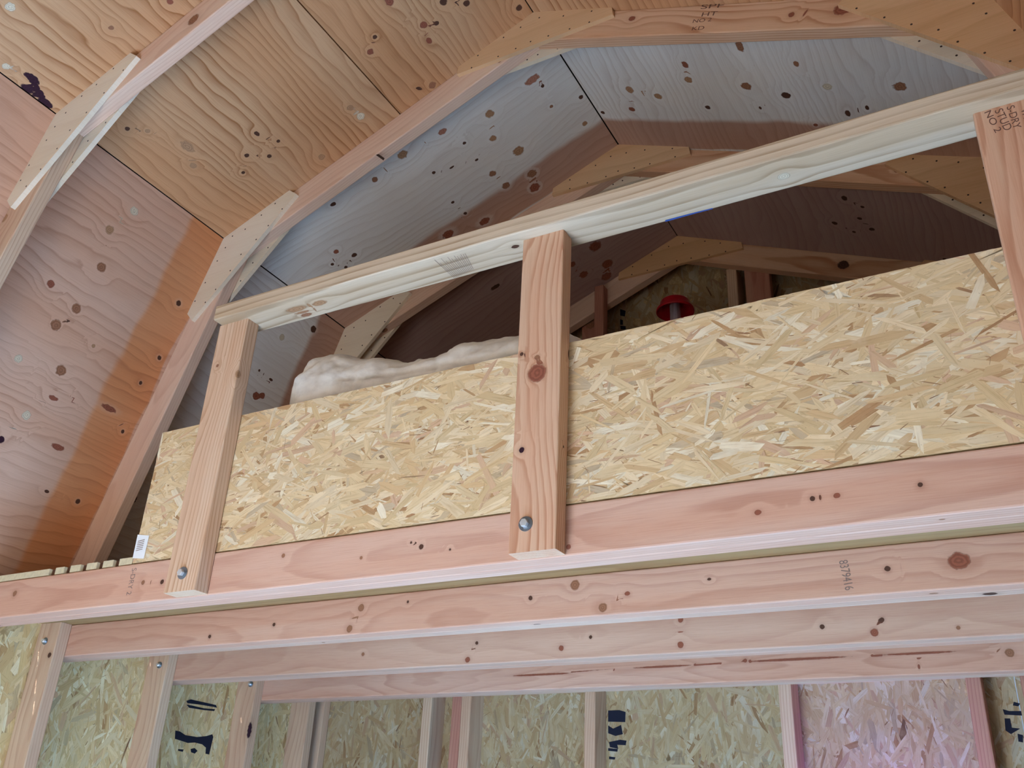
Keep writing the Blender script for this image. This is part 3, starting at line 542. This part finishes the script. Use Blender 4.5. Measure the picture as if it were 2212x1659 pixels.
# ================================================================= RAFTER FRAMES
def cot(a, b): th = a.angle(b); return 1 / math.tan(th / 2)
def gusset(parent, poly, y, mat, seed):
    g = prism('gusset_plate', poly, (0, y + .5, 0), (1, 0, 0), (0, 0, 1), .5, mat, parent)
    rs = random.Random(seed); cx = sum(p[0] for p in poly) / len(poly); cz = sum(p[1] for p in poly) / len(poly); V = []; F = []
    ring = []
    for i in range(len(poly)):
        a, b = poly[i], poly[(i + 1) % len(poly)]; L = math.hypot(b[0] - a[0], b[1] - a[1]); k = int(L / 2.6)
        for j in range(k):
            t = (j + rs.uniform(.3, .7)) / k; ring.append((a[0] + (b[0] - a[0]) * t, a[1] + (b[1] - a[1]) * t))
    for (x, z) in ring:
        d = math.hypot(cx - x, cz - z); f = min(.45, rs.uniform(.7, 1.3) / max(d, .1)); x += (cx - x) * f; z += (cz - z) * f; b = len(V)
        for q in range(6): V.append(((x + .11 * math.cos(q * math.pi / 3)) * S, (z + .11 * math.sin(q * math.pi / 3)) * S, .012 * S))
        F.append(tuple(range(b, b + 6)))
    me = bpy.data.meshes.new('nail_heads'); me.from_pydata(V, [], F); me.materials.append(M['nail'])
    o = link('nail_heads', me, g, frame((0, y, 0), (1, 0, 0), (0, 0, 1))); o['kind'] = 'stuff'
    return g
def knee_poly(K, dE, dR, nE, nR, a=10.5, b=1.35, e=.75):
    return [tuple(K), tuple(K + dR * a), tuple(K + dR * (a + e) + nR * b), tuple(K + dE * (a + e) + nE * b), tuple(K + dE * a)]
def rafter_frame(y, foot, label, mats, gm, gms=None, back=True, wk=None, group='rafter frames'):
    t = empty('rafter_frame', (HX, y, 4)); tag(t, label, 'rafter frame', group); wk = wk or {}
    for side, (K, E_) in enumerate(((KL, EL), (KR, ER))):
        dE = (E_ - K).normalized(); dR = (RG - K).normalized(); sg = 1 if side == 0 else -1
        nE = Vector((-dE.y, dE.x)); nE = nE if nE.x * sg > 0 else -nE; nR = Vector((-dR.y, dR.x)); nR = nR if nR.y < 0 else -nR
        c1 = cot(dE, dR); other = (KL if side else KR); c2 = cot((K - RG).normalized(), (other - RG).normalized()); Lr = (RG - K).length
        for (d, n, x0, x1, nm, key) in ((dE, nE, (0, c1), ((foot - K.y) / dE.y, -nE.y / dE.y), 'rafter', 'l%d' % side), (dR, nR, (0, c1), (Lr, -c2), 'rafter', 'u%d' % side)):
            ax = Vector((d.x, 0, d.y)); ay = Vector((n.x, 0, n.y)); az = ax.cross(ay); yo = y + .5 if az.y > 0 else y + 2.0
            board(nm, V3(K, yo), ax, ay, 45, mats[(0 if key[0] == 'l' else 1) + 2 * side], t, x0=x0, x1=x1, wknots=wk.get(key, []), rk=1, step=.7)
        g = gms or [gm] * 3
        kp = knee_poly(K, dE, dR, nE, nR)
        gusset(t, kp, y, g[0 if side == 0 else 2], side + int(y))
        if back: gusset(t, kp, y + 2.0, gm, side + 5)
    dl = (KL - RG).normalized(); dr = (KR - RG).normalized(); nl = Vector((-dl.y, dl.x)); nl = nl if nl.y < 0 else -nl; nr = Vector((-dr.y, dr.x)); nr = nr if nr.y < 0 else -nr
    rp = knee_poly(RG, dl, dr, nl, nr, 10.2, .95, .55); gusset(t, rp, y, (gms or [gm] * 3)[1], 3 + int(y))
    if back: gusset(t, rp, y + 2.0, gm, 8)
    return t
RF, RW, GP, GW = M['rafter'], M['rafter_warm'], M['gusset'], M['gusset_warm']
rafter_frame(YB - 24, 5.02, 'near rafter frame with a pale greyish gusset plate crossing the upper left corner', [M['stud'], RF, RF, RF], GP,
    wk={'u0': [(418, 42, 12, 1.2, MD, yplane(YB - 23.5)), (447, 57, 10, 1.4, MD, zplane(0))][:1], 'l0': [(10, 471, 8, 1.2, TN, yplane(YB - 23.5))]})
fb = rafter_frame(YB, 4.16, 'rafter frame standing on the loft edge just behind the guard rail', [RF, RF, RF, RW], GP, [GP, GW, GW],
    wk={'u1': [(1820, 20, 14, 1.3, RD, yplane(YB + .5)), (1365, 40, 6, 1.3, RD, yplane(YB + .5))]})
fc = rafter_frame(YB + 24, 4.16, 'rafter frame midway over the loft, seen above and below the rail', [RW, RF, RF, RW], GP, [GP, GW, GW])
fd = rafter_frame(57.34, 4.16, 'dim rafter frame flat against the back gable, behind the red dish', [RW, RF, RF, RW], GP, [GP, GW, GW], back=False, wk={'u1': [(1822, 572, 10, 1.2, DK, yplane(57.84))]})
decal('nick', [(812, 335), (818, 333), (831, 342), (829, 347)], yplane(YB + .5), M['nail'], fb, lift=.03)
for (txt, u, v, u2, v2, h) in (('SPF', 1513, 20, 1562, 16, 11), ('HT', 1515, 36, 1548, 33, 10), ('NO 2', 1496, 50, 1536, 46, 9), ('KD', 1494, 66, 1520, 64, 9)):
    lettering('grade_stamp', txt, u, v, u2, v2, h, yplane(YB + .5), M['ink_brown'], fb)

# ================================================================= THINGS IN THE LOFT
def canvas():
    hs = [(4.5, 17.0), (4.7, 20.6), (5.8, 22.4), (8.7, 22.3), (13, 21.0), (18, 19.9), (20.8, 19.7), (23, 20.2), (25.2, 20.0), (27.6, 20.1), (31, 19.6), (34, 18.2), (35, 15.0)]
    def h(x):
        for (a, p), (b, q) in zip(hs, hs[1:]):
            if a <= x <= b: t = (x - a) / (b - a); t = t * t * (3 - 2 * t); return p + (q - p) * t
        return hs[0][1] if x < 4.5 else hs[-1][1]
    nx, na = 150, 72; V = []; F = []
    for i in range(nx + 1):
        t = i / nx; x = 4.35 + 30.8 * (.5 - .5 * math.cos(t * math.pi) if t < .08 or t > .92 else t)
        x = 4.35 + 30.8 * t; e = min(1, math.sqrt(max(0, 1 - (1 - min(t * 9, 1)) ** 2)), math.sqrt(max(0, 1 - (1 - min((1 - t) * 12, 1)) ** 2)))
        e = max(e, .02); top = 4.3 + (h(x) - 4.3) * (.80 + .2 * e); hw = 5.2 * max(e, .15); cyy = 6.0; zc = top - 3.6 * (.4 + .6 * e)
        for j in range(na):
            a = 2 * math.pi * j / na; c, s_ = math.cos(a), math.sin(a)
            py = cyy + hw * math.copysign(abs(c) ** .8, c); pz = zc + (top - zc) * s_ if s_ > 0 else zc + (zc - 4.2) * math.copysign(abs(s_) ** .45, s_)
            fold = noise.noise(Vector((x * .22 + pz * .35, pz * .5 - x * .12, py * .2 + 4))) * .55 + noise.noise(Vector((x * .8, pz * 1.3 - x * .5, 9))) * .16
            fold += .35 * (abs(noise.noise(Vector((x * .55 - pz * .5, pz * .9 + x * .2, 2.)))) - .2) + .12 * noise.noise(Vector((x * 1.8, pz * 2.2 + x, 5.)))
            crease = -.45 * math.exp(-((pz - (18.6 - .10 * (x - 6))) / .28) ** 2) if x > 6.5 else 0
            k = (.35 + .65 * e); V.append(((x + .3 * noise.noise(Vector((pz * .4, py * .4, x * .3)))) * S, (py + c * (fold + crease) * k) * S, (max(pz, 4.2) + max(s_, 0) * fold * .5 * k) * S))
    for i in range(nx):
        for j in range(na): a = i * na + j; b = i * na + (j + 1) % na; F.append((a, b, b + na, a + na))
    F.append(tuple(range(na))[::-1]); F.append(tuple(nx * na + j for j in range(na)))
    me = bpy.data.meshes.new('canvas_bundle'); me.from_pydata(V, [], F); me.materials.append(M['cloth'])
    for p in me.polygons: p.use_smooth = True
    return tag(link('canvas_bundle', me, None, Matrix.Translation(W(0, 0, 0))), 'rumpled off-white canvas bundle bulging over the panel top beside the leftmost post', 'cloth')
canvas()
def lathe(name, prof, p, mat, parent, seg=48):
    V = []; F = []
    for (r, z) in prof:
        for k in range(seg): a = 2 * math.pi * k / seg; V.append((r * math.cos(a) * S, r * math.sin(a) * S, z * S))
    for i in range(len(prof) - 1):
        for k in range(seg): a = i * seg + k; b = i * seg + (k + 1) % seg; F.append((a, b, b + seg, a + seg))
    me = bpy.data.meshes.new(name); me.from_pydata(V, [], F); me.materials.append(mat)
    for q in me.polygons: q.use_smooth = True
    return link(name, me, parent, Matrix.Translation(W(*p)))
FX, FY, FZ = 24.8, 50.0, 48.6
fe = empty('poultry_feeder', (FX, FY, 4.16)); tag(fe, 'round red plastic dish on a cloudy upright tube before the back gable', 'feeder')
lathe('red_dish', [(.02, 1.55), (1.2, 1.5), (1.85, 1.25), (1.98, 1.05), (1.98, .35), (2.1, .22), (2.45, .1), (2.52, -.05), (2.52, -.35), (2.44, -.38), (2.42, -.05), (2.05, .08), (1.88, .1), (1.84, .9), (1.2, 1.2), (.02, 1.25)], (FX, FY, FZ), M['red'], fe)
lathe('tube', [(.02, .9), (.6, .88), (.72, .7), (.72, 4.9 - FZ), (.02, 4.85 - FZ)], (FX, FY, FZ), M['tube'], fe, 32)
lathe('foot', [(.02, .8), (.75, .8), (.8, .6), (2.4, .35), (2.5, 0), (.02, 0)], (FX, FY, 4.16), M['red'], fe, 40)
